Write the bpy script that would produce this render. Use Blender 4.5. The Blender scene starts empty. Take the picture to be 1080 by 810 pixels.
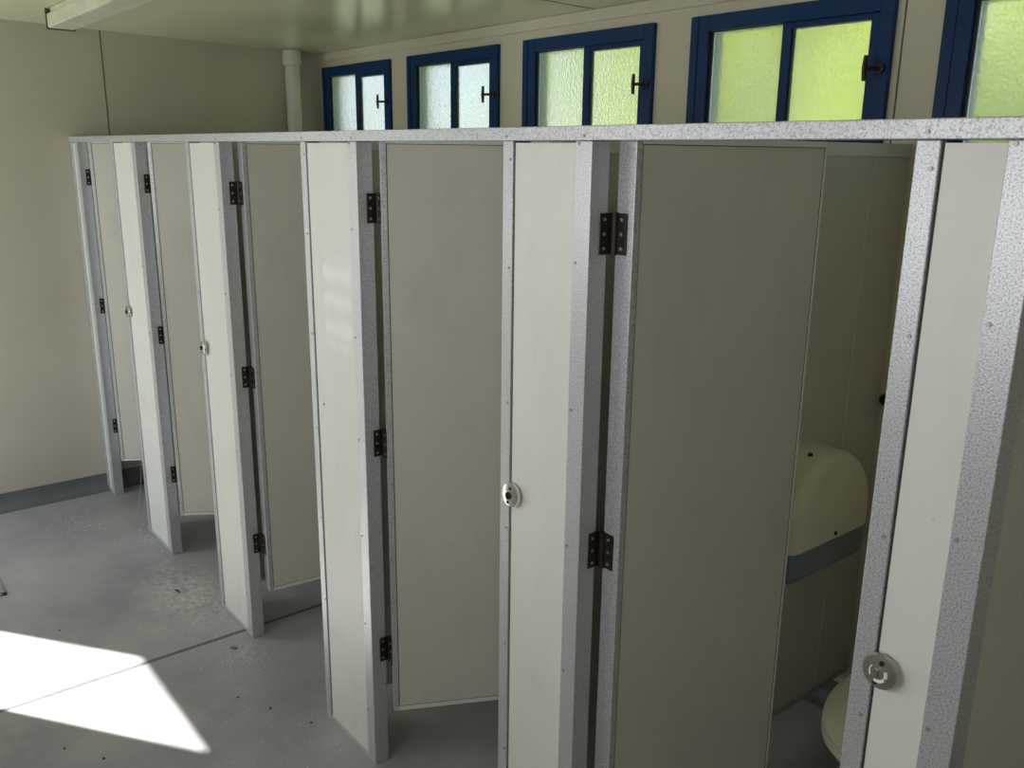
import bpy, bmesh, math, random
from mathutils import Vector, Matrix, noise
random.seed(7)
S = bpy.context.scene
COL = S.collection
PI = math.pi

# ------------------------------------------------------------------ camera
F_PX, YAW, PITCH, ROLL = 933.06, 0.679958, 0.256915, 0.0118353
CAM = Vector((0.0, -1.1042, 1.7547))
fw = Vector((-math.cos(YAW) * math.cos(PITCH), math.sin(YAW) * math.cos(PITCH), -math.sin(PITCH)))
r0 = fw.cross(Vector((0, 0, 1))).normalized()
u0 = r0.cross(fw)
rt = math.cos(ROLL) * r0 + math.sin(ROLL) * u0
up = -math.sin(ROLL) * r0 + math.cos(ROLL) * u0
cam = bpy.data.cameras.new('camera')
cam.sensor_width = 36.0
cam.lens = F_PX * 36.0 / 1080.0
cam.clip_start = 0.02
camo = bpy.data.objects.new('camera', cam)
COL.objects.link(camo)
camo.matrix_world = Matrix(((rt.x, up.x, -fw.x, CAM.x), (rt.y, up.y, -fw.y, CAM.y), (rt.z, up.z, -fw.z, CAM.z), (0, 0, 0, 1)))
S.camera = camo

# ------------------------------------------------------------------ world, sun, daylight, exposure
SUN_STRENGTH = 26.0
SKY_STRENGTH = 7.5
DOOR_LIGHT = 12.0
FRONT_FILL = 7.5  # lamps added behind the camera to brighten the cubicle fronts
GARDEN_BOUNCE = 75.0
EXPOSURE = -0.1

S.view_settings.view_transform = 'Standard'
S.view_settings.look = 'None'
S.view_settings.gamma = 1.0
S.view_settings.use_curve_mapping = False
S.view_settings.exposure = EXPOSURE
S.cycles.max_bounces = 12
S.cycles.diffuse_bounces = 7
S.cycles.transmission_bounces = 8
S.cycles.sample_clamp_indirect = 6.0

w = bpy.data.worlds.new('world')
S.world = w
w.use_nodes = True
nt = w.node_tree
bg = nt.nodes['Background']
sky = nt.nodes.new('ShaderNodeTexSky')
sky.sky_type = 'HOSEK_WILKIE'
sky.turbidity = 6.0
sky.ground_albedo = 0.4
SUN_EL = math.atan(0.983)
sun_dir = Vector((0.811 * math.cos(SUN_EL), 0.585 * math.cos(SUN_EL), -math.sin(SUN_EL)))
sky.sun_direction = -sun_dir
nt.links.new(sky.outputs[0], bg.inputs[0])
bg.inputs[1].default_value = SKY_STRENGTH


def lamp(name, kind, loc, direction, energy, color, size=None, size_y=None):
    d = bpy.data.lights.new(name, kind)
    d.energy = energy
    d.color = color
    if kind == 'AREA':
        d.shape = 'RECTANGLE'
        d.size = size
        d.size_y = size_y
    else:
        d.angle = 0.012
    o = bpy.data.objects.new(name, d)
    COL.objects.link(o)
    o.location = loc
    o.rotation_euler = Vector(direction).to_track_quat('-Z', 'Y').to_euler()
    return o


lamp('sun', 'SUN', (0, 0, 8), sun_dir, SUN_STRENGTH, (1.0, 0.96, 0.9))
# daylight entering by the open entrance; fill lamps added behind the camera
lamp('entrance_daylight', 'AREA', (-4.32, -1.60, 1.05), (0, 1, 0), DOOR_LIGHT, (0.93, 0.97, 1.0), 0.62, 1.9)
for k, lx in enumerate((-2.35, -1.05, 0.45)):
    lamp('front_window_daylight', 'AREA', (lx, -1.485, 1.62), (0, 1, -0.05), FRONT_FILL * (1.0, 1.0, 0.8)[k], (0.97, 0.98, 1.0), 0.85, 0.60)
# sunlit grass outside the back wall throws green light up at the high windows
lamp('garden_bounce', 'AREA', (-0.9, 3.2, 0.35), (-0.25, -0.75, 0.66), GARDEN_BOUNCE, (0.80, 1.0, 0.42), 3.6, 2.4)

# ------------------------------------------------------------------ materials
M = {}


def newmat(name):
    m = bpy.data.materials.new(name)
    m.use_nodes = True
    n = m.node_tree.nodes
    return m, n, m.node_tree.links, n['Principled BSDF']


def tex(n, l, kind, scale, detail=4.0, rough=0.55, stretch=None):
    tc = n.new('ShaderNodeTexCoord')
    src = tc.outputs['Object']
    if stretch:
        mp = n.new('ShaderNodeMapping')
        mp.inputs['Scale'].default_value = stretch
        l.new(src, mp.inputs['Vector'])
        src = mp.outputs[0]
    if kind == 'noise':
        t = n.new('ShaderNodeTexNoise')
        t.inputs['Scale'].default_value = scale
        t.inputs['Detail'].default_value = detail
        t.inputs['Roughness'].default_value = rough
        l.new(src, t.inputs['Vector'])
        return t.outputs['Fac']
    t = n.new('ShaderNodeTexVoronoi')
    t.inputs['Scale'].default_value = scale
    l.new(src, t.inputs['Vector'])
    return t.outputs['Distance']


def ramp(n, l, fac, stops):
    r = n.new('ShaderNodeValToRGB')
    e = r.color_ramp.elements
    while len(e) < len(stops):
        e.new(0.5)
    for i, (p, c) in enumerate(stops):
        e[i].position = p
        e[i].color = (c[0], c[1], c[2], 1) if not isinstance(c, float) else (c, c, c, 1)
    l.new(fac, r.inputs[0])
    return r.outputs[0]


def mixc(n, l, fac, a, b, mode='MIX'):
    m = n.new('ShaderNodeMix')
    m.data_type = 'RGBA'
    m.blend_type = mode
    if isinstance(fac, float):
        m.inputs[0].default_value = fac
    else:
        l.new(fac, m.inputs[0])
    for s, v in ((6, a), (7, b)):
        if isinstance(v, tuple):
            m.inputs[s].default_value = (v[0], v[1], v[2], 1)
        else:
            l.new(v, m.inputs[s])
    return m.outputs[2]


def bump(n, l, bsdf, h, strength, dist=0.002):
    b = n.new('ShaderNodeBump')
    b.inputs['Strength'].default_value = strength
    b.inputs['Distance'].default_value = dist
    l.new(h, b.inputs['Height'])
    l.new(b.outputs[0], bsdf.inputs['Normal'])


def simple(name, col, rough=0.5, metal=0.0, var=0.08, scale=12.0, bmp=0.0, bscale=150.0, spec=0.5):
    m, n, l, b = newmat(name)
    f = tex(n, l, 'noise', scale)
    lo = tuple(c * (1 - var) for c in col)
    hi = tuple(min(1, c * (1 + var)) for c in col)
    l.new(ramp(n, l, f, [(0.3, lo), (0.7, hi)]), b.inputs['Base Color'])
    b.inputs['Roughness'].default_value = rough
    b.inputs['Metallic'].default_value = metal
    b.inputs['Specular IOR Level'].default_value = spec
    if bmp:
        bump(n, l, b, tex(n, l, 'noise', bscale), bmp)
    M[name] = m
    return m


def laminate(name, col, grime, scrub=False):
    m, n, l, b = newmat(name)
    f = tex(n, l, 'noise', 3.5, 6)
    c = ramp(n, l, f, [(0.3, tuple(x * 0.95 for x in col)), (0.7, col)])
    g = ramp(n, l, tex(n, l, 'noise', 9, 8, 0.7, (1, 1, 0.45)), [(0.50, 0.0), (0.78, 1.0)])
    c = mixc(n, l, mulf(n, l, g, 0.34), c, grime)
    # small dark specks of dirt
    sp = ramp(n, l, tex(n, l, 'voronoi', 26), [(0.035, 1.0), (0.06, 0.0)])
    c = mixc(n, l, mulf(n, l, sp, 0.35), c, (0.22, 0.2, 0.17))
    if scrub:
        # white wiped strokes where something was scrubbed off
        def mth(op, a, b_=None, c_=None):
            q = n.new('ShaderNodeMath')
            q.operation = op
            for i_, v_ in enumerate((a, b_, c_)):
                if v_ is None:
                    continue
                if isinstance(v_, (int, float)):
                    q.inputs[i_].default_value = v_
                else:
                    l.new(v_, q.inputs[i_])
            return q.outputs[0]
        sx = n.new('ShaderNodeSeparateXYZ')
        tcn = n.new('ShaderNodeTexCoord')
        l.new(tcn.outputs['Object'], sx.inputs[0])
        X, Z = sx.outputs[0], sx.outputs[2]
        nz = tex(n, l, 'noise', 22, 3, 0.5)
        ph = mth('ADD', mth('MULTIPLY', Z, 2 * PI / 0.072), mth('MULTIPLY', nz, 4.5))
        st_ = mth('MULTIPLY_ADD', mth('SINE', ph), 0.38, 0.62)
        dxx = mth('DIVIDE', mth('ABSOLUTE', mth('SUBTRACT', X, 0.172)), 0.098)
        dzz = mth('DIVIDE', mth('ABSOLUTE', mth('SUBTRACT', Z, 1.355)), 0.165)
        ed = mth('ADD', mth('MAXIMUM', dxx, dzz), mth('MULTIPLY', nz, 0.35))
        win_ = ramp(n, l, ed, [(0.85, 1.0), (1.12, 0.0)])
        c = mixc(n, l, mulf(n, l, mth('MULTIPLY', st_, win_), 0.62), c, (0.88, 0.88, 0.88))
    l.new(c, b.inputs['Base Color'])
    b.inputs['Roughness'].default_value = 0.42
    bump(n, l, b, tex(n, l, 'noise', 420, 2), 0.06, 0.001)
    M[name] = m


def mulf(n, l, fac, k):
    m = n.new('ShaderNodeMath')
    m.operation = 'MULTIPLY'
    l.new(fac, m.inputs[0])
    m.inputs[1].default_value = k
    return m.outputs[0]


laminate('laminate', (0.73, 0.725, 0.685), (0.52, 0.50, 0.43))
laminate('laminate_scrubbed', (0.73, 0.725, 0.685), (0.52, 0.50, 0.43), True)
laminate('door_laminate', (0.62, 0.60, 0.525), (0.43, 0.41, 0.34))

# hammered grey metal paint of the trims
m, n, l, b = newmat('hammered_metal')
v = tex(n, l, 'noise', 380, 2, 0.5)
c = ramp(n, l, v, [(0.36, (0.33, 0.34, 0.355)), (0.48, (0.52, 0.53, 0.55)), (0.62, (0.60, 0.61, 0.625))])
l.new(c, b.inputs['Base Color'])
b.inputs['Metallic'].default_value = 0.35
b.inputs['Roughness'].default_value = 0.36
bump(n, l, b, v, 0.16, 0.002)
M['trim'] = m

# painted wall board
simple('window_wall_paint', (0.66, 0.62, 0.49), 0.4, 0, 0.05, 2, 0.03, 60)
m, n, l, b = newmat('wall_paint')
f = tex(n, l, 'noise', 1.6, 6)
c = ramp(n, l, f, [(0.3, (0.47, 0.435, 0.36)), (0.7, (0.53, 0.49, 0.41))])
g = ramp(n, l, tex(n, l, 'noise', 5, 8, 0.7), [(0.55, 0.0), (0.8, 1.0)])
c = mixc(n, l, mulf(n, l, g, 0.2), c, (0.34, 0.31, 0.25))
l.new(c, b.inputs['Base Color'])
b.inputs['Roughness'].default_value = 0.45
bump(n, l, b, tex(n, l, 'noise', 60, 3), 0.05, 0.002)
M['wall'] = m

m, n, l, b = newmat('ceiling_paint')
f = tex(n, l, 'noise', 1.2, 5)
c = ramp(n, l, f, [(0.3, (0.72, 0.70, 0.51)), (0.7, (0.80, 0.78, 0.59))])
l.new(c, b.inputs['Base Color'])
b.inputs['Roughness'].default_value = 0.22
bump(n, l, b, tex(n, l, 'noise', 7, 2), 0.12, 0.01)
M['ceiling'] = m

# worn grey vinyl floor with plaster dust
m, n, l, b = newmat('vinyl_floor')
f = tex(n, l, 'noise', 2.2, 8, 0.6)
c = ramp(n, l, f, [(0.28, (0.225, 0.232, 0.255)), (0.5, (0.32, 0.32, 0.332)), (0.75, (0.40, 0.388, 0.37))])
d = ramp(n, l, tex(n, l, 'noise', 3.4, 10, 0.72), [(0.52, 0.0), (0.74, 1.0)])
c = mixc(n, l, mulf(n, l, d, 0.5), c, (0.47, 0.455, 0.43))
# patch of fine plaster dust in front of the third pilaster
tc = n.new('ShaderNodeTexCoord')
mp = n.new('ShaderNodeMapping')
mp.inputs['Location'].default_value = (3.36 / 0.42, 0.06 / 0.19, 0)
mp.inputs['Scale'].default_value = (1 / 0.42, 1 / 0.19, 1)
l.new(tc.outputs['Object'], mp.inputs['Vector'])
ln = n.new('ShaderNodeVectorMath')
ln.operation = 'LENGTH'
l.new(mp.outputs[0], ln.inputs[0])
near = ramp(n, l, ln.outputs['Value'], [(0.2, 1.0), (1.0, 0.0)])
mot = ramp(n, l, tex(n, l, 'noise', 34, 8, 0.75), [(0.42, 0.0), (0.60, 1.0)])
mu = n.new('ShaderNodeMath')
mu.operation = 'MULTIPLY'
l.new(near, mu.inputs[0])
l.new(mot, mu.inputs[1])
c = mixc(n, l, mulf(n, l, mu.outputs[0], 0.75), c, (0.66, 0.65, 0.63))
g = ramp(n, l, tex(n, l, 'noise', 160, 3, 0.7), [(0.60, 0.0), (0.72, 1.0)])
c = mixc(n, l, mulf(n, l, g, 0.35), c, (0.55, 0.54, 0.5))
k = ramp(n, l, tex(n, l, 'noise', 16, 6, 0.75, (1, 2.5, 1)), [(0.62, 0.0), (0.74, 1.0)])
c = mixc(n, l, mulf(n, l, k, 0.5), c, (0.12, 0.12, 0.125))
l.new(c, b.inputs['Base Color'])
l.new(ramp(n, l, f, [(0.3, 0.38), (0.7, 0.6)]), b.inputs['Roughness'])
bump(n, l, b, tex(n, l, 'noise', 90, 4), 0.12, 0.002)
M['floor'] = m

simple('skirting_vinyl', (0.12, 0.125, 0.13), 0.45, 0, 0.12, 8)
simple('seam', (0.10, 0.125, 0.125), 0.55, 0, 0.15, 30)
simple('joint', (0.13, 0.115, 0.09), 0.8, 0, 0.1, 30)
simple('gasket', (0.06, 0.055, 0.05), 0.7, 0, 0.1, 30)
simple('blue_paint', (0.002, 0.038, 0.135), 0.4, 0, 0.12, 20, 0.1, spec=0.25)
simple('dark_track', (0.012, 0.014, 0.018), 0.5)
simple('handle_metal', (0.035, 0.028, 0.022), 0.42, 0.4)
simple('rusty_hinge', (0.035, 0.024, 0.021), 0.5, 0.4, 0.4, 60, 0.3)
simple('screw_metal', (0.50, 0.48, 0.44), 0.35, 0.8)
simple('trim_screw', (0.36, 0.355, 0.34), 0.4, 0.5)
simple('chrome', (0.74, 0.73, 0.70), 0.22, 0.85, 0.05)
simple('worn_nickel', (0.42, 0.40, 0.37), 0.30, 0.8, 0.1, 40)
simple('hole', (0.012, 0.011, 0.01), 0.8)
simple('cream_plastic', (0.76, 0.73, 0.57), 0.28, 0, 0.04, 10)
simple('grey_plastic', (0.19, 0.23, 0.28), 0.3, 0, 0.06)
simple('porcelain', (0.74, 0.73, 0.66), 0.12, 0, 0.02)
simple('seat_plastic', (0.66, 0.63, 0.48), 0.3, 0, 0.03)
simple('light_casing', (0.66, 0.63, 0.52), 0.4, 0, 0.12, 9)
simple('pipe_plastic', (0.64, 0.64, 0.56), 0.35, 0, 0.03)
simple('plaster_crumb', (0.80, 0.79, 0.76), 0.8, 0, 0.15, 50)
simple('cobweb', (0.55, 0.55, 0.53), 0.7)
simple('dry_leaf', (0.28, 0.15, 0.07), 0.8, 0, 0.3, 60)
simple('dark_speck', (0.07, 0.065, 0.06), 0.8)
simple('drain_metal', (0.45, 0.46, 0.47), 0.35, 0.8, 0.15, 60)
simple('scrub_mark', (0.88, 0.88, 0.85), 0.6, 0, 0.03)
simple('grass', (0.13, 0.17, 0.09), 0.9, 0, 0.4, 3)
simple('bark', (0.10, 0.07, 0.045), 0.9, 0, 0.3, 20)

# obscured glass: rough slab, part diffusing
m, n, l, b = newmat('obscured_glass')
out = n['Material Output']
b.inputs['Base Color'].default_value = (1.0, 1.0, 1.0, 1)
b.inputs['Transmission Weight'].default_value = 1.0
b.inputs['Roughness'].default_value = 0.24
b.inputs['IOR'].default_value = 1.45
vor = tex(n, l, 'voronoi', 95)
bump(n, l, b, vor, 0.35, 0.003)
tl = n.new('ShaderNodeBsdfTranslucent')
tl.inputs[0].default_value = (0.97, 1.0, 0.98, 1)
tr = n.new('ShaderNodeBsdfTransparent')
tr.inputs[0].default_value = (0.9, 0.95, 0.92, 1)
m1 = n.new('ShaderNodeMixShader')
m1.inputs[0].default_value = 0.14
l.new(b.outputs[0], m1.inputs[1])
l.new(tl.outputs[0], m1.inputs[2])
m2 = n.new('ShaderNodeMixShader')
m2.inputs[0].default_value = 0.05
l.new(m1.outputs[0], m2.inputs[1])
l.new(tr.outputs[0], m2.inputs[2])
l.new(m2.outputs[0], out.inputs[0])
M['glass'] = m

# leaves let sunlight through
m, n, l, b = newmat('leaf')
f = tex(n, l, 'noise', 1.3, 4)
c = ramp(n, l, f, [(0.40, (0.09, 0.17, 0.015)), (0.60, (0.52, 0.60, 0.06))])
l.new(c, b.inputs['Base Color'])
b.inputs['Roughness'].default_value = 0.6
tl = n.new('ShaderNodeBsdfTranslucent')
l.new(mixc(n, l, 0.5, c, (0.55, 0.60, 0.06)), tl.inputs[0])
mx = n.new('ShaderNodeMixShader')
mx.inputs[0].default_value = 0.45
l.new(b.outputs[0], mx.inputs[1])
l.new(tl.outputs[0], mx.inputs[2])
l.new(mx.outputs[0], n['Material Output'].inputs[0])
M['leaf'] = m


# ------------------------------------------------------------------ mesh helpers
def BM():
    return bmesh.new()


def box(bm, x0, x1, y0, y1, z0, z1, bevel=0.0, rot=None):
    g = bmesh.ops.create_cube(bm, size=1.0)
    vs = g['verts']
    for v in vs:
        v.co = Vector((x0 + (v.co.x + .5) * (x1 - x0), y0 + (v.co.y + .5) * (y1 - y0), z0 + (v.co.z + .5) * (z1 - z0)))
    if bevel:
        es = list({e for v in vs for e in v.link_edges})
        r = bmesh.ops.bevel(bm, geom=es, offset=bevel, segments=2, affect='EDGES', profile=0.5)
        vs = list({v for f in r['faces'] for v in f.verts} | {v for v in vs if v.is_valid})
    if rot is not None:
        for v in vs:
            v.co = rot @ v.co
    return vs


def tube(bm, pts, rad, seg=12, caps=True):
    pts = [Vector(p) for p in pts]
    rings = []
    for i, p in enumerate(pts):
        a = pts[max(i - 1, 0)]
        c = pts[min(i + 1, len(pts) - 1)]
        d = (c - a).normalized()
        t = Vector((0, 0, 1)) if abs(d.z) < 0.9 else Vector((1, 0, 0))
        x = d.cross(t).normalized()
        y = d.cross(x).normalized()
        rr = rad[i] if isinstance(rad, (list, tuple)) else rad
        rings.append([bm.verts.new(p + rr * (math.cos(2 * PI * k / seg) * x + math.sin(2 * PI * k / seg) * y)) for k in range(seg)])
    for a, c in zip(rings, rings[1:]):
        for k in range(seg):
            bm.faces.new((a[k], a[(k + 1) % seg], c[(k + 1) % seg], c[k]))
    if caps:
        bm.faces.new(rings[0][::-1])
        bm.faces.new(rings[-1])
    return rings


def loft(bm, rings, cap0=True, cap1=True):
    vr = [[bm.verts.new(p) for p in r] for r in rings]
    n_ = len(vr[0])
    for a, c in zip(vr, vr[1:]):
        for k in range(n_):
            bm.faces.new((a[k], a[(k + 1) % n_], c[(k + 1) % n_], c[k]))
    if cap0:
        bm.faces.new(vr[0][::-1])
    if cap1:
        bm.faces.new(vr[-1])


def obj(name, bm, mat, parent=None, smooth=False, loc=None):
    bmesh.ops.recalc_face_normals(bm, faces=bm.faces[:])
    me = bpy.data.meshes.new(name)
    bm.to_mesh(me)
    bm.free()
    me.materials.append(M[mat])
    if smooth:
        for p in me.polygons:
            p.use_smooth = True
        me.set_sharp_from_angle(angle=math.radians(38))
    o = bpy.data.objects.new(name, me)
    COL.objects.link(o)
    if parent:
        o.parent = parent
    if loc:
        o.location = loc
    return o


def tag(o, label=None, cat=None, group=None, kind=None):
    if label:
        o['label'] = label
    if cat:
        o['category'] = cat
    if group:
        o['group'] = group
    if kind:
        o['kind'] = kind
    return o


def thing(name, label, cat, loc=(0, 0, 0), rz=0.0, group=None, kind=None):
    o = bpy.data.objects.new(name, None)
    o.empty_display_size = 0.1
    COL.objects.link(o)
    o.location = loc
    o.rotation_euler = (0, 0, rz)
    return tag(o, label, cat, group, kind)


# ------------------------------------------------------------------ the room
XW, XE = -4.773, 1.30          # end wall on the left, wall on the right
YB, YF = 1.345, -1.50          # window wall behind the cubicles, wall behind the camera
RAIL0, RAIL1 = 1.775, 1.80


def zc(y):
    return 2.300 - 0.0235 * y


bm = BM()
box(bm, XW - 0.12, XE + 0.12, YF - 0.12, YB + 0.12, -0.12, 0.0)
tag(obj('floor', bm, 'floor'), 'worn grey vinyl floor with pale dust and scuffs', 'floor', kind='structure')

bm = BM()
ys = (YF - 0.12, YB + 0.12)
for x in (XW - 0.12, XE + 0.12):
    for y in ys:
        bm.verts.new((x, y, zc(y)))
        bm.verts.new((x, y, zc(y) + 0.15))
bm.verts.ensure_lookup_table()
bmesh.ops.convex_hull(bm, input=bm.verts[:])
tag(obj('ceiling', bm, 'ceiling'), 'cream gloss-painted ceiling above the cubicles', 'ceiling', kind='structure')

bm = BM()
box(bm, XW - 0.12, XW, YF - 0.12, YB + 0.12, 0, 2.268)
for v in bm.verts:
    if v.co.z > 2:
        v.co.z = zc(v.co.y)
tag(obj('wall_left', bm, 'wall'), 'cream painted end wall at the far left of the row', 'wall', kind='structure')
bm = BM()
box(bm, XE, XE + 0.12, YF - 0.12, YB + 0.12, 0, 2.268)
for v in bm.verts:
    if v.co.z > 2:
        v.co.z = zc(v.co.y)
tag(obj('wall_right', bm, 'wall'), 'cream painted end wall out of frame on the right', 'wall', kind='structure')

WINS = [-4.727, -3.848, -2.965, -2.083, -1.229]
WW, WZ0, WZ1 = 0.715, 1.735, 2.192
bm = BM()
zt = zc(YB)
box(bm, XW, XE, YB, YB + 0.12, 0, WZ0)
box(bm, XW, XE, YB, YB + 0.12, WZ1, zt)
e = [XW]
for x in WINS:
    e += [x, x + WW]
e.append(XE)
for a, c in zip(e[0::2], e[1::2]):
    box(bm, a, c, YB, YB + 0.12, WZ0, WZ1)
tag(obj('wall_back', bm, 'window_wall_paint'), 'cream board wall holding the row of blue windows', 'wall', kind='structure')

# wall behind the camera, with the open entrance and three windows added for the fill lamps
FWX = [-2.35 - 0.45, -1.05 - 0.45, 0.45 - 0.45]
bm = BM()
DX0, DX1, DZ = -4.730, -3.914, 2.1
zt = zc(YF)
box(bm, XW, DX0, YF - 0.12, YF, 0, zt)
box(bm, DX0, DX1, YF - 0.12, YF, DZ, zt)
e = [DX1]
for x in FWX:
    e += [x, x + 0.9]
e.append(XE)
for a, c in zip(e[0::2], e[1::2]):
    box(bm, a, c, YF - 0.12, YF, 0, zt)
for x in FWX:
    box(bm, x, x + 0.9, YF - 0.12, YF, 0, 1.30)
    box(bm, x, x + 0.9, YF - 0.12, YF, 1.94, zt)
tag(obj('wall_front', bm, 'wall'), 'cream wall opposite the cubicles with the entrance opening', 'wall', kind='structure')

# coved skirting on the end wall
bm = BM()
prof = [(0.0, 0.085), (0.006, 0.085), (0.007, 0.045), (0.014, 0.022), (0.030, 0.008), (0.055, 0.001), (0.055, 0.0), (0.0, 0.0)]
rings = [[(XW + a, y, z) for a, z in prof] for y in (YF, YB)]
loft(bm, rings)
tag(obj('baseboard_left', bm, 'skirting_vinyl', smooth=True), 'dark grey coved vinyl skirting along the end wall', 'baseboard', kind='structure')
bm = BM()
loft(bm, [[(x, YB - a, z) for a, z in prof] for x in (XW + 0.06, XE)])
tag(obj('baseboard_back', bm, 'skirting_vinyl', smooth=True), 'dark grey coved vinyl skirting inside the cubicles', 'baseboard', kind='structure')

# cornice, board joints
bm = BM()
box(bm, XW, XE, YB - 0.012, YB, 2.226, zc(YB) - 0.0005, 0.002)
tag(obj('trim_1', bm, 'window_wall_paint'), 'narrow cream cornice board over the windows', 'trim', kind='structure')
bm = BM()
box(bm, XW, XW + 0.0012, 0.184, 0.189, 0.09, zc(0.189) - 0.002)
tag(obj('trim_2', bm, 'joint'), 'thin dark vertical board joint on the end wall', 'trim', kind='structure')
bm = BM()
box(bm, -1.3475, -1.3430, YB - 0.0012, YB, 0.09, 2.224)
tag(obj('trim_3', bm, 'joint'), 'thin dark vertical board joint between the two right windows', 'trim', kind='structure')
bm = BM()
for y0, y1, x0, x1 in ((YF, YB, -2.560, -2.556),):
    box(bm, x0, x1, y0, y1, -0.0015, 0.0)
for v in bm.verts:
    v.co.z += zc(v.co.y)
tag(obj('trim_4', bm, 'joint'), 'thin dark joint line across the ceiling boards', 'trim', kind='structure')
bm = BM()
box(bm, -2.955, -2.939, YF, YB - 0.06, 0.0, 0.0012)
tag(obj('trim_5', bm, 'seam'), 'dark welded seam running across the vinyl floor', 'trim', kind='structure')


# ------------------------------------------------------------------ windows
def window(idx, x0, label):
    t = thing('window_%d' % idx, label, 'window', (x0, YB, WZ0), 0, None, 'structure')
    H = WZ1 - WZ0
    bm = BM()
    d0, d1 = -0.018, 0.062
    fl, ft, fr = 0.075, 0.050, 0.042
    box(bm, 0, fl, d0, d1, 0, H, 0.002)
    box(bm, WW - fr, WW, d0, d1, 0, H, 0.002)
    box(bm, fl, WW - fr, d0, d1, H - ft, H, 0.002)
    box(bm, fl, WW - fr, d0, d1, 0, fr, 0.002)
    # thin raised inner bead on the left stile
    box(bm, 0.030, 0.034, d0 - 0.003, d0 + 0.01, 0.0, H)
    obj('window_frame', bm, 'blue_paint', t)
    bm = BM()
    box(bm, fl, fl + 0.010, -0.004, 0.003, fr, H - ft)
    box(bm, fl + 0.002, 0.352, -0.002, 0.003, H - ft - 0.003, H - ft)
    obj('glazing_bead', bm, 'dark_track', t)
    bm = BM()
    box(bm, fl + 0.010, 0.3495, 0.003, 0.007, fr, H - ft)
    obj('pane', bm, 'glass', t)
    s = BM()
    c = WW - fr
    sy0, sy1 = -0.004, 0.028
    z0, z1 = fr, H - ft
    box(s, 0.350, 0.380, sy0, sy1, z0, z1, 0.002)
    box(s, 0.641, c, sy0, sy1, z0, z1, 0.002)
    box(s, 0.380, 0.641, sy0, sy1, z1 - 0.018, z1, 0.002)
    box(s, 0.380, 0.641, sy0, sy1, z0, z0 + 0.03, 0.002)
    so = obj('sash', s, 'blue_paint', t)
    bm = BM()
    box(bm, 0.380, 0.385, 0.006, 0.016, z0 + 0.03, z1 - 0.018)
    obj('glazing_bead', bm, 'dark_track', so)
    bm = BM()
    box(bm, 0.380, 0.641, 0.016, 0.020, z0 + 0.03, z1 - 0.018)
    obj('pane', bm, 'glass', so)
    hz = 1.990 - WZ0
    bm = BM()
    tube(bm, [(0.692, -0.018, hz), (0.692, -0.026, hz)], 0.014, 16)
    tube(bm, [(0.692, -0.024, hz), (0.684, -0.038, hz), (0.667, -0.052, hz)], 0.0055, 10)
    tube(bm, [(0.666, -0.055, hz - 0.034), (0.666, -0.057, hz), (0.666, -0.055, hz + 0.034)], [0.0052, 0.0072, 0.0052], 10)
    obj('handle', bm, 'handle_metal', t, True)
    return t


WL = ['blue framed high window nearest the end wall pipe',
      'blue framed high window, second from the end wall',
      'blue framed high window, middle one with half green right pane',
      'blue framed high window with two yellow-green panes',
      'blue framed high window cut off by the right picture edge']
for i, x in enumerate(WINS):
    window(i + 1, x, WL[i])
for i, x in enumerate(FWX):  # unseen windows added to carry the front fill lamps
    t = thing('window_%d' % (6 + i), ['blinded window behind the camera nearer the entrance', 'blinded window behind the camera, middle of three', 'blinded window behind the camera farthest from the entrance'][i],
              'window', (x, YF, 1.30), 0, None, 'structure')
    bm = BM()
    box(bm, 0, 0.04, -0.07, 0.0, 0, 0.64)
    box(bm, 0.86, 0.9, -0.07, 0.0, 0, 0.64)
    box(bm, 0.04, 0.86, -0.07, 0.0, 0, 0.04)
    box(bm, 0.04, 0.86, -0.07, 0.0, 0.60, 0.64)
    box(bm, 0.43, 0.47, -0.06, -0.01, 0.04, 0.60)
    obj('window_frame', bm, 'blue_paint', t)
    bm = BM()
    box(bm, 0.04, 0.86, -0.065, -0.061, 0.04, 0.60)
    obj('blind', bm, 'light_casing', t)  # added sheet that shuts the sun out

# ------------------------------------------------------------------ head rail
t = thing('head_rail', 'long hammered grey metal rail along the top of the cubicles', 'rail', (XW, 0, RAIL0))
bm = BM()
L = XE - XW
box(bm, 0.0, L, -0.004, 0.0485, 0.0, RAIL1 - RAIL0, 0.0015)
rail = obj('rail', bm, 'trim', t)
# mounting screws
RAILS = [(-4.09, .008), (-3.77, .008), (-3.175, .008), (-2.885, .008), (-2.272, .008), (-2.00, .008), (-1.387, .008), (-1.17, .008), (-0.558, .009), (-0.44, .009)]
for x, dz in RAILS:
    bm = BM()
    tube(bm, [(0, -0.006, 0), (0, -0.003, 0)], 0.0028, 10)
    obj('screw', bm, 'trim_screw', rail, True, (x - XW, 0, dz))


# ------------------------------------------------------------------ pilasters (narrow fixed front panels)
LS, RS, DEPTH = 0.031, 0.043, 0.045


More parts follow.
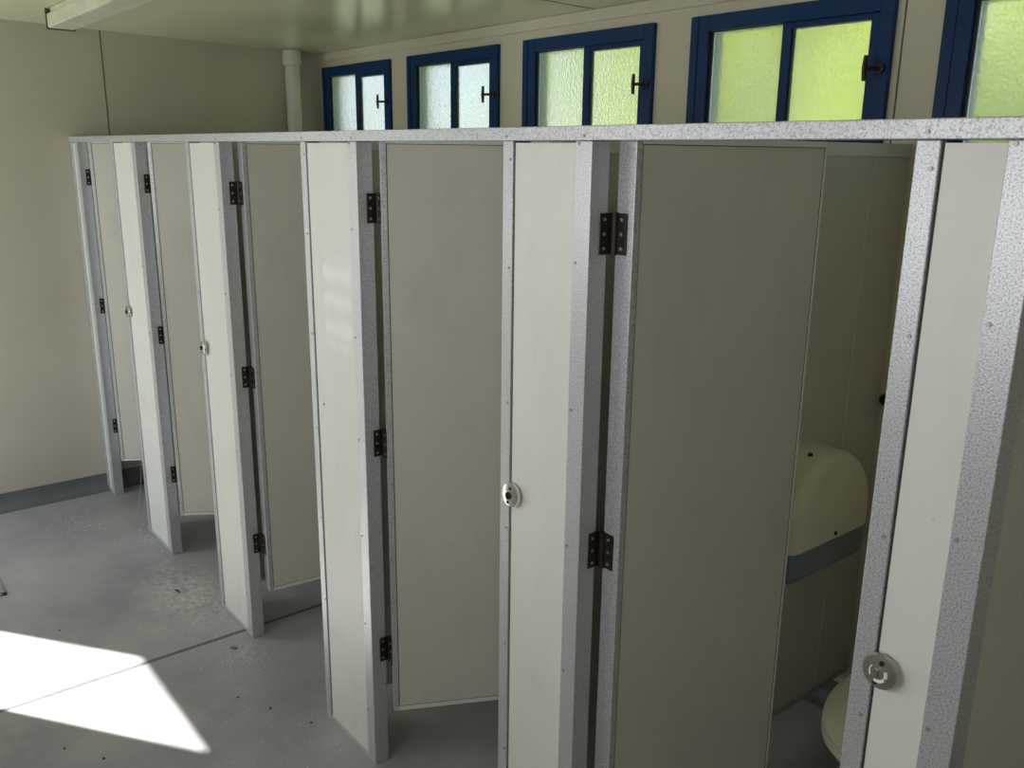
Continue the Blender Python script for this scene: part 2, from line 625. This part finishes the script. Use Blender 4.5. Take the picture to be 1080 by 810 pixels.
def lock_plate(t, x, mat, detail):
    bm = BM()
    r = 0.0265
    yo = -0.003
    rings = []
    for (rr, y) in ((r, 0.0), (r, -0.005), (r * 0.93, -0.0085), (r * 0.55, -0.0105)):
        rings.append([(x + rr * math.cos(2 * PI * k / 36), yo + y, 1.055 + rr * math.sin(2 * PI * k / 36)) for k in range(36)])
    loft(bm, rings)
    lp = obj('lock_plate', bm, mat, t, True)
    for s in (-1, 1):
        bm = BM()
        a = math.radians(78)
        cx, cz_ = x + s * 0.0165 * math.cos(a), 1.055 + s * 0.0165 * math.sin(a)
        tube(bm, [(cx, yo - 0.009, cz_), (cx, yo - 0.0112, cz_)], 0.0036, 12)
        obj('screw_hole', bm, 'hole', lp, True)
    bm = BM()
    tube(bm, [(x, yo - 0.009, 1.055), (x, yo - 0.014, 1.055)], [0.0085, 0.0075], 20)
    sp = obj('turn_spindle', bm, 'rusty_hinge' if not detail else 'worn_nickel', lp, True)
    if detail:
        bm = BM()
        pts = [(x + 0.0125 * math.cos(a), yo - 0.0113, 1.055 + 0.0125 * math.sin(a)) for a in [math.radians(140 + 14 * k) for k in range(6)]]
        tube(bm, pts, 0.0012, 8)
        obj('indicator_arc', bm, 'scrub_mark', lp, True)
    bm = BM()
    box(bm, x - 0.0014, x + 0.0014, yo - 0.0165, yo - 0.013, 1.0485, 1.0615)
    obj('slot', bm, 'hole' if not detail else 'worn_nickel', lp)
    if detail:
        bm = BM()
        pts = [(x + 0.0118 * math.cos(a), yo - 0.0113, 1.055 + 0.0118 * math.sin(a)) for a in [math.radians(-110 + 14 * k) for k in range(11)]]
        tube(bm, pts, 0.0026, 8)
        o = obj('indicator_arc', bm, 'scrub_mark', lp, True)
        tag(o, 'pale crescent of the vacant and engaged indicator')


def pilaster(name_label, x0, x1, lock=None, left=True, grimy=False):
    cx = x0
    t = thing('pilaster', name_label, 'panel', (x0, 0, 0), 0, 'fixed pilasters between the cubicle doors')
    wd = x1 - x0
    ls = LS if left else 0.028
    bm = BM()
    box(bm, ls + 0.004, wd - RS, 0.0035, DEPTH - 0.0035, 0.016, RAIL0 - 0.004)
    p = obj('panel', bm, 'laminate_scrubbed' if 'scrubbed' in name_label else 'laminate', t)
    bm = BM()
    box(bm, ls - 0.001, ls + 0.0045, 0.0055, DEPTH - 0.0055, 0.016, RAIL0 - 0.001)
    obj('joint_gap', bm, 'gasket', t)
    tl_ = BM()
    box(tl_, 0, ls, 0.0, DEPTH, 0.0, RAIL0 - 0.0005, 0.0015)
    tl_ = obj('edge_trim', tl_, 'trim', t)
    tr_ = BM()
    box(tr_, wd - RS, wd, 0.0, DEPTH, 0.0, RAIL0 - 0.0005, 0.0015)
    tr_ = obj('edge_trim', tr_, 'trim', t)
    bm = BM()
    box(bm, ls, wd - RS, 0.001, DEPTH - 0.001, 0.0, 0.016, 0.001)
    obj('foot_channel', bm, 'trim', t)
    for par, sx in ((tl_, ls * 0.72), (tr_, wd - RS * 0.80)):
        for z in (0.14, 0.42, 0.69, 0.97, 1.25, 1.53, 1.74):
            bm = BM()
            tube(bm, [(0, -0.002, 0), (0, 0.001, 0)], 0.003, 8)
            obj('screw', bm, 'trim_screw', par, True, (sx, 0, z + (0.03 if par is tr_ else 0)))
    if lock:
        lock_plate(t, 0.046, 'chrome' if lock == 1 else 'worn_nickel', lock == 2)
    return t


P = [(-4.771, -4.640), (-4.090, -3.757), (-3.182, -2.872), (-2.289, -1.983), (-1.402, -1.152), (-0.573, -0.421)]
PL = ['very narrow cream pilaster against the far end wall',
      'bright cream pilaster with a lock disc, second from the end wall',
      'cream pilaster whose foot meets the dark floor seam, small lock disc',
      'cream pilaster with white scrubbed patches and no lock disc',
      'cream pilaster with a shiny round lock disc beside its dark joint',
      'cream pilaster at the right with large worn nickel lock disc']
LK = [None, 1, 1, None, 1, 2]
pil = [pilaster(PL[i], a, c, LK[i], i > 0) for i, (a, c) in enumerate(P)]

# ------------------------------------------------------------------ partitions
def partition(x, label):
    t = thing('partition_panel', label, 'panel', (x, 0, 0), 0, 'side partitions between the cubicles')
    y0, y1, z0, z1 = DEPTH + 0.001, YB - 0.002, 0.15, RAIL0
    bm = BM()
    box(bm, -0.014, 0.014, y0 + 0.02, y1, z0 + 0.004, z1 - 0.02)
    obj('panel', bm, 'door_laminate', t)
    bm = BM()
    box(bm, -0.018, 0.018, y0, y1, z1 - 0.022, z1 + 0.012, 0.001)
    obj('top_trim', bm, 'laminate', t)
    bm = BM()
    box(bm, -0.018, 0.018, y0, y0 + 0.03, z0, z1 - 0.022, 0.001)
    obj('edge_trim', bm, 'trim', t)
    bm = BM()
    for s in (-1, 1):
        box(bm, s * 0.0148 - 0.0012, s * 0.0148 + 0.0012, 1.157, 1.161, z0 + 0.004, z1 - 0.022)
    obj('joint_strip', bm, 'laminate', t)
    bm = BM()
    box(bm, -0.018, 0.018, y0 + 0.03, y1, z0 - 0.006, z0 + 0.01, 0.001)
    obj('bottom_trim', bm, 'trim', t)
    return t


PXS = [-3.92, -3.03, -2.14, -1.300, -0.452]
PTL = ['side partition behind the bright second pilaster', 'side partition behind the pilaster on the floor seam',
       'side partition behind the scrubbed pilaster', 'side partition carrying the toilet roll dispenser',
       'side partition at the right picture edge, beside the narrow locked pilaster']
parts = [partition(x, PTL[i]) for i, x in enumerate(PXS)]


# ------------------------------------------------------------------ cubicle doors
DW, DT, DZ0, DZ1 = 0.560, 0.044, 0.195, 1.782


def hinge(t, rz, z, dx):
    # local frame of the door; the jamb leaf stays against the pilaster
    inv = Matrix.Rotation(-rz, 3, 'Z')
    bm = BM()
    box(bm, 0.0015, 0.0045, -0.029, -0.004, z - 0.037, z + 0.037, 0.0006)
    h = obj('hinge', bm, 'rusty_hinge', t)
    bm = BM()
    box(bm, -dx + 0.0001, -dx + 0.003, -0.028, -0.001, z - 0.037, z + 0.037, 0.0006, inv)
    obj('leaf', bm, 'rusty_hinge', h)
    bm = BM()
    tube(bm, [(0, -0.001, z - 0.038), (0, -0.001, z + 0.038)], 0.0062, 12)
    obj('knuckle', bm, 'rusty_hinge', h, True)
    for dz in (-0.026, 0.0, 0.026):
        bm = BM()
        tube(bm, [(0.002, -0.018, z + dz), (-0.0005, -0.018, z + dz)], 0.0034, 10)
        obj('screw', bm, 'screw_metal', h, True)
        bm = BM()
        a = inv @ Vector((-dx + 0.002, -0.019, z + dz))
        c = inv @ Vector((-dx + 0.0042, -0.019, z + dz))
        tube(bm, [a, c], 0.0034, 10)
        obj('screw', bm, 'screw_metal', h, True)


def stall_door(i, deg, label):
    xr = P[i][1]
    rz = math.radians(deg)
    dx = 0.0095
    t = thing('stall_door', label, 'door', (xr + dx, 0.053, 0), rz, 'cream cubicle doors standing open inwards')
    x0, x1 = 0.0045, DW
    sl, sr, st, sb = 0.015, 0.007, 0.012, 0.013
    bm = BM()
    box(bm, x0 + sl, x1 - sr, -DT + 0.0015, -0.0015, DZ0 + sb, DZ1 - st)
    obj('panel', bm, 'door_laminate', t)
    for (a, c, za, zb) in ((x0, x0 + sl, DZ0, DZ1), (x1 - sr, x1, DZ0, DZ1), (x0 + sl, x1 - sr, DZ1 - st, DZ1), (x0 + sl, x1 - sr, DZ0, DZ0 + sb)):
        bm = BM()
        box(bm, a, c, -DT, 0.0, za, zb, 0.0008)
        e_ = obj('edge_trim', bm, 'trim' if a < 0.1 and zb - za > 1 else 'laminate', t)
        if a < 0.01:
            for z in (0.33, 0.61, 0.89, 1.17, 1.45, 1.70):
                bm = BM()
                tube(bm, [(0, -DT - 0.0015, 0), (0, -DT + 0.001, 0)], 0.0024, 8)
                obj('screw', bm, 'trim_screw', e_, True, (x0 + 0.010, 0, z))
    # dark fine joint round the panel
    bm = BM()
    for (a, c, za, zb) in ((x0 + sl, x0 + sl + .0018, DZ0 + sb, DZ1 - st), (x1 - sr - .0022, x1 - sr, DZ0 + sb, DZ1 - st),
                           (x0 + sl, x1 - sr, DZ0 + sb, DZ0 + sb + .0015), (x0 + sl, x1 - sr, DZ1 - st - .0015, DZ1 - st)):
        box(bm, a, c, -DT + 0.0010, -DT + 0.003, za, zb)
    obj('joint_gap', bm, 'gasket', t)
    for z in (1.613, 0.993, 0.372):
        hinge(t, rz, z, dx)
    return t


DL = ['half open cubicle door nearest the end wall', 'half open cubicle door behind the bright second pilaster',
      'cubicle door folded back nearly square, third from the end wall', 'half open cubicle door between scrubbed pilaster and shiny-disc pilaster',
      'largest cubicle door, wide open beside the toilet roll dispenser']
for i, d in enumerate((60, 58.5, 84, 62.5, 88)):
    stall_door(i, d, DL[i])

# ------------------------------------------------------------------ toilet roll dispenser on the partition
DXF = PXS[3] + 0.0145
t = thing('toilet_roll_dispenser', 'domed cream toilet roll dispenser with grey base on the partition', 'dispenser', (DXF, 0.955, 0.658))


def dome(rad, h0, hc, k=40):
    pts = [(-rad, h0)]
    for j in range(k + 1):
        a = PI - PI * j / k
        pts.append((rad * math.cos(a), hc + rad * 0.98 * math.sin(a)))
    pts.append((rad, h0))
    return pts


bm = BM()
rings = []
for dx_, sc in ((0.0, 1.0), (0.085, 1.0), (0.104, 0.965), (0.116, 0.90), (0.120, 0.80)):
    pr_ = dome(0.192 * sc, 0.097, 0.150)
    rings.append([(dx_, y, z) for y, z in pr_])
loft(bm, rings, True, True)
cov = obj('cover', bm, 'cream_plastic', t, True)
bm = BM()
rings = []
for z, sc in ((0.0, 0.86), (0.010, 0.95), (0.035, 1.0), (0.0965, 1.0)):
    w2 = 0.188 * sc
    d2 = 0.115 * sc
    ring = [(0, -w2, z), (d2 * 0.80, -w2, z), (d2 * 0.95, -w2 * 0.96, z), (d2, -w2 * 0.86, z), (d2, w2 * 0.86, z), (d2 * 0.95, w2 * 0.96, z), (d2 * 0.80, w2, z), (0, w2, z)]
    rings.append(ring)
loft(bm, rings)
tag(obj('base', bm, 'grey_plastic', t, True), 'blue-grey lower band')
bm = BM()
tube(bm, [(0.062, -0.055, 0.328), (0.062, -0.0555, 0.336)], 0.006, 14)
obj('keyhole', bm, 'hole', t, True)
bm = BM()
tube(bm, [(0.117, 0.01, 0.112), (0.1225, 0.01, 0.112)], 0.006, 12)
obj('lock', bm, 'rusty_hinge', t, True)

# ------------------------------------------------------------------ toilet
t = thing('toilet', 'cream toilet seen low behind the nickel-disc pilaster', 'toilet', (-0.86, 0.0, 0.0))


def egg(cy_, a_, bf, bb, z, k=40, ox=0):
    r = []
    for j in range(k):
        th = 2 * PI * j / k
        y = math.sin(th)
        r.append((ox + a_ * math.cos(th), cy_ + (bb if y > 0 else bf) * y, z))
    return r


bm = BM()
rings = [egg(1.02, 0.115, 0.20, 0.16, 0.0), egg(1.02, 0.105, 0.19, 0.16, 0.05), egg(1.00, 0.10, 0.18, 0.17, 0.14), egg(0.96, 0.13, 0.24, 0.18, 0.26),
         egg(0.92, 0.172, 0.29, 0.20, 0.36), egg(0.91, 0.180, 0.30, 0.21, 0.395), egg(0.91, 0.150, 0.26, 0.16, 0.395), egg(0.91, 0.13, 0.22, 0.13, 0.33), egg(0.93, 0.06, 0.08, 0.06, 0.22)]
loft(bm, rings)
obj('bowl', bm, 'porcelain', t, True)
bm = BM()
k = 40
o1 = egg(0.91, 0.187, 0.31, 0.215, 0.397)
o2 = egg(0.91, 0.187, 0.31, 0.215, 0.415)
i2 = egg(0.905, 0.120, 0.22, 0.13, 0.415)
i1 = egg(0.905, 0.120, 0.22, 0.13, 0.397)
loft(bm, [o1, o2, i2, i1, o1], False, False)
bmesh.ops.remove_doubles(bm, verts=bm.verts[:], dist=1e-5)
obj('seat', bm, 'seat_plastic', t, True)
bm = BM()
loft(bm, [egg(0.91, 0.184, 0.305, 0.21, 0.4155), egg(0.91, 0.186, 0.307, 0.212, 0.425), egg(0.91, 0.175, 0.29, 0.20, 0.434)])
obj('lid', bm, 'seat_plastic', t, True)
bm = BM()
box(bm, -0.20, 0.20, 1.20, YB - 0.004, 0.46, 0.80, 0.02)
ci = obj('cistern', bm, 'cream_plastic', t, True)
bm = BM()
box(bm, -0.205, 0.205, 1.193, YB - 0.003, 0.80, 0.825, 0.008)
obj('cistern_lid', bm, 'cream_plastic', t, True)
bm = BM()
tube(bm, [(0, 1.26, 0.47), (0, 1.255, 0.40), (0, 1.22, 0.33), (0, 1.13, 0.30)], 0.024, 14)
obj('flush_pipe', bm, 'cream_plastic', t, True)
bm = BM()
tube(bm, [(0, 1.19, 0.20), (0, 1.27, 0.19), (0, YB - 0.003, 0.19)], 0.05, 16)
obj('waste_pipe', bm, 'porcelain', t, True)

# small round bumper on the back wall over the toilet
bm = BM()
tube(bm, [(0, 0, 0), (0, -0.02, 0), (0, -0.028, 0)], [0.018, 0.017, 0.010], 16)
o = obj('wall_bumper', bm, 'handle_metal', None, True, (-1.262, YB - 0.0005, 1.06))
tag(o, 'small dark round bumper on the back wall beyond the dispenser', 'bumper')

# ------------------------------------------------------------------ downpipe in the corner
t = thing('downpipe', 'pale plastic pipe standing in the far corner below the ceiling', 'pipe', (XW + 0.052, 1.150, 0))
bm = BM()
tube(bm, [(0, 0, 0.09), (0, 0, 2.215)], 0.040, 24)
obj('pipe', bm, 'pipe_plastic', t, True)
bm = BM()
tube(bm, [(0, 0, 2.190), (0, 0, 2.193), (0, 0, 2.262), (0, 0, zc(1.20) - 0.002)], [0.044, 0.050, 0.050, 0.048], 24)
obj('socket_collar', bm, 'pipe_plastic', t, True)
bm = BM()
tube(bm, [(0, 0, 0.0015), (0, 0, 0.095)], 0.047, 24)
obj('foot_collar', bm, 'pipe_plastic', t, True)

# ------------------------------------------------------------------ ceiling light
t = thing('ceiling_light', 'unlit cream batten light under the ceiling by the end wall', 'light', (-4.22, -0.11, zc(-0.16) - 0.003))
bm = BM()
box(bm, 0.0, 1.50, -0.052, 0.052, -0.078, -0.022, 0.006)
obj('diffuser', bm, 'light_casing', t)
bm = BM()
box(bm, 0.02, 1.48, -0.040, 0.040, -0.024, -0.001, 0.001)
obj('spine', bm, 'light_casing', t)
bm = BM()
box(bm, -0.0045, -0.001, -0.056, 0.056, -0.083, -0.001, 0.0008)
obj('end_cap', bm, 'joint', t)
bm = BM()
box(bm, 1.501, 1.507, -0.056, 0.056, -0.083, -0.001, 0.0008)
obj('end_cap', bm, 'joint', t)

# ------------------------------------------------------------------ floor grate at the left edge
t = thing('floor_grate', 'corner of a metal floor grate at the left picture edge', 'grate', (-3.96, -0.748, 0))
bm = BM()
a0, a1, b0, b1 = -0.17, 0.17, -0.10, 0.10
box(bm, a0, a1, b0, b0 + 0.018, 0, 0.006, 0.001)
box(bm, a0, a1, b1 - 0.018, b1, 0, 0.006, 0.001)
box(bm, a0, a0 + 0.018, b0, b1, 0, 0.006, 0.001)
box(bm, a1 - 0.018, a1, b0, b1, 0, 0.006, 0.001)
obj('frame', bm, 'drain_metal', t)
for k in range(9):
    x = a0 + 0.035 + k * 0.034
    bm = BM()
    box(bm, x - 0.006, x + 0.006, b0 + 0.018, b1 - 0.018, 0.001, 0.005)
    obj('bar', bm, 'drain_metal', t)

# ------------------------------------------------------------------ litter on the floor
def flakes(name, n_, centers, mat, smin, smax, label, cat):
    bm = BM()
    for _ in range(n_):
        cx_, cy_, sx_, sy_ = random.choice(centers)
        x, y = random.gauss(cx_, sx_), random.gauss(cy_, sy_)
        if not (XW + 0.08 < x < XE and YF < y < 0.6):
            continue
        if y > -0.01 and any(a - 0.01 < x < c + 0.01 for a, c in P) and y < 0.06:
            continue
        s = random.uniform(smin, smax)
        a0_ = random.uniform(0, 6.28)
        h = s * random.uniform(0.25, 0.6)
        k = random.choice((3, 4, 5))
        pts = [Vector((x + s * random.uniform(.6, 1) * math.cos(a0_ + 6.28 * j / k), y + s * random.uniform(.6, 1) * math.sin(a0_ + 6.28 * j / k), 0.0004)) for j in range(k)]
        base = [bm.verts.new(p) for p in pts]
        top = [bm.verts.new((p.x * .6 + x * .4, p.y * .6 + y * .4, 0.0004 + h)) for p in pts]
        bm.faces.new(base[::-1])
        bm.faces.new(top)
        for j in range(k):
            bm.faces.new((base[j], base[(j + 1) % k], top[(j + 1) % k], top[j]))
    return tag(obj(name, bm, mat), label, cat, kind='stuff')


flakes('plaster_crumbs', 2600, [(-3.42, -0.02, 0.13, 0.07), (-3.30, -0.08, 0.16, 0.06), (-4.0, -0.03, 0.09, 0.05), (-2.80, -0.07, 0.07, 0.05),
                                (-4.4, -0.25, 0.15, 0.07), (-3.5, -0.2, 0.6, 0.2), (-2.4, -0.2, 0.5, 0.2)], 'plaster_crumb', 0.0008, 0.0028,
       'pale plaster crumbs scattered on the floor before the cubicles', 'debris')
for (px_, py_, ln, an) in ((-2.846, -0.085, 0.035, 0.9), (-3.40, -0.10, 0.05, 0.1)):
    bm = BM()
    k = 7
    L_ = []
    R_ = []
    for j in range(k):
        s = j / (k - 1)
        wv = 0.006 * math.sin(PI * s) + 0.0008
        z = 0.002 + 0.005 * math.sin(PI * s)
        L_.append(bm.verts.new((-ln / 2 + ln * s, wv, z)))
        R_.append(bm.verts.new((-ln / 2 + ln * s, -wv, z + 0.002)))
    for j in range(k - 1):
        bm.faces.new((L_[j], R_[j], R_[j + 1], L_[j + 1]))
    bmesh.ops.solidify(bm, geom=bm.faces[:], thickness=0.0008)
    o = obj('dry_leaf', bm, 'dry_leaf', None, True, (px_, py_, 0))
    o.rotation_euler = (0, 0, an)
    tag(o, 'small curled brown leaf at the foot of the seam pilaster' if ln < .04 else 'thin dry leaf lying in the dust near the third pilaster', 'leaf')
for j, (x, y, lab) in enumerate(((-2.50, -0.62, 'tiny dark pebble on the floor below the lower sunlight edge'), (-2.62, -0.70, 'tiny dark pebble at the bottom left below the sunlight'),
                                 (-3.36, -0.55, 'tiny dark pebble beyond the sunlight'), (-2.55, -0.19, 'tiny dark pebble right of the sunlight point'),
                                 (-2.43, -0.13, 'tiny dark pebble left of the scrubbed pilaster'), (-2.28, -0.06, 'dark pebble at the foot of the scrubbed pilaster'))):
    bm = BM()
    bmesh.ops.create_icosphere(bm, subdivisions=2, radius=0.0038)
    for v in bm.verts:
        v.co *= 1 + 0.3 * noise.noise(v.co * 300 + Vector((j * 9, 0, 0)))
        v.co.z = v.co.z * 0.6 + 0.003
    tag(obj('pebble', bm, 'dark_speck', None, True, (x, y, 0)), lab, 'pebble')

# cobweb thread by the second pilaster
bm = BM()
for (a, c, sag) in (((-4.085, -0.006, 0.40), (-4.02, -0.17, 0.002), 0.10), ((-4.088, -0.006, 0.16), (-4.06, -0.09, 0.002), 0.03)):
    a, c = Vector(a), Vector(c)
    pts = []
    for j in range(15):
        s = j / 14
        p = a.lerp(c, s)
        p.z = a.z * (1 - s) ** 2.0 + 0.002
        p.y = a.y + (c.y - a.y) * s ** 1.6
        pts.append(p)
    tube(bm, pts, 0.0005, 6)
tag(obj('cobweb', bm, 'cobweb'), 'thin cobweb threads hanging from the bright second pilaster to the floor', 'cobweb')

# chip in the third wide pilaster
bm = BM()
tube(bm, [(0.068, 0.0030, 1.052), (0.068, 0.0036, 1.052)], 0.004, 8)
obj('chip', bm, 'hole', pil[3])

# ------------------------------------------------------------------ outside
bm = BM()
box(bm, -40, 30, -30, 60, -0.5, -0.2)
tag(obj('ground', bm, 'grass'), 'sunlit grass outside the building', 'ground', kind='structure')


def tree(label, x, y, h, rad, n_, seed):
    rnd = random.Random(seed)
    t = thing('tree', label, 'tree', (x, y, -0.2), 0, 'trees outside the windows')
    bm = BM()
    tube(bm, [(0, 0, 0), (0.05, 0.05, h * 0.3), (0, 0, h * 0.7)], [0.16, 0.12, 0.05], 10)
    obj('trunk', bm, 'bark', t, True)
    bm = BM()
    blobs = [(Vector((rnd.uniform(-.7, .7) * rad, rnd.uniform(-.5, .5) * rad, h * rnd.uniform(0.15, 0.85))), rad * rnd.uniform(.45, .65)) for _ in range(12)]
    for _ in range(n_):
        c, r = rnd.choice(blobs)
        d = Vector((rnd.gauss(0, 1), rnd.gauss(0, 1), rnd.gauss(0, 1))).normalized()
        p = c + d * r * rnd.uniform(.6, 1.0)
        a = Vector((rnd.gauss(0, 1), rnd.gauss(0, 1), rnd.gauss(0, 1))).normalized()
        q = d.cross(a).normalized()
        s = rnd.uniform(.07, .14)
        u = (d * 0.5 + a).normalized()
        vs = [bm.verts.new(p + u * s), bm.verts.new(p + q * s * .5), bm.verts.new(p - u * s), bm.verts.new(p - q * s * .5)]
        bm.faces.new(vs)
    obj('foliage', bm, 'leaf', t)
    return t


tree('yellow-green tree seen blurred through the fourth window', -4.9, 5.4, 5.0, 1.45, 9000, 1)
tree('yellow-green tree seen blurred through the rightmost window', -1.7, 4.6, 4.6, 1.35, 7000, 2)
tree('pale green tree behind the middle window', -8.6, 8.4, 4.4, 1.7, 6000, 3)
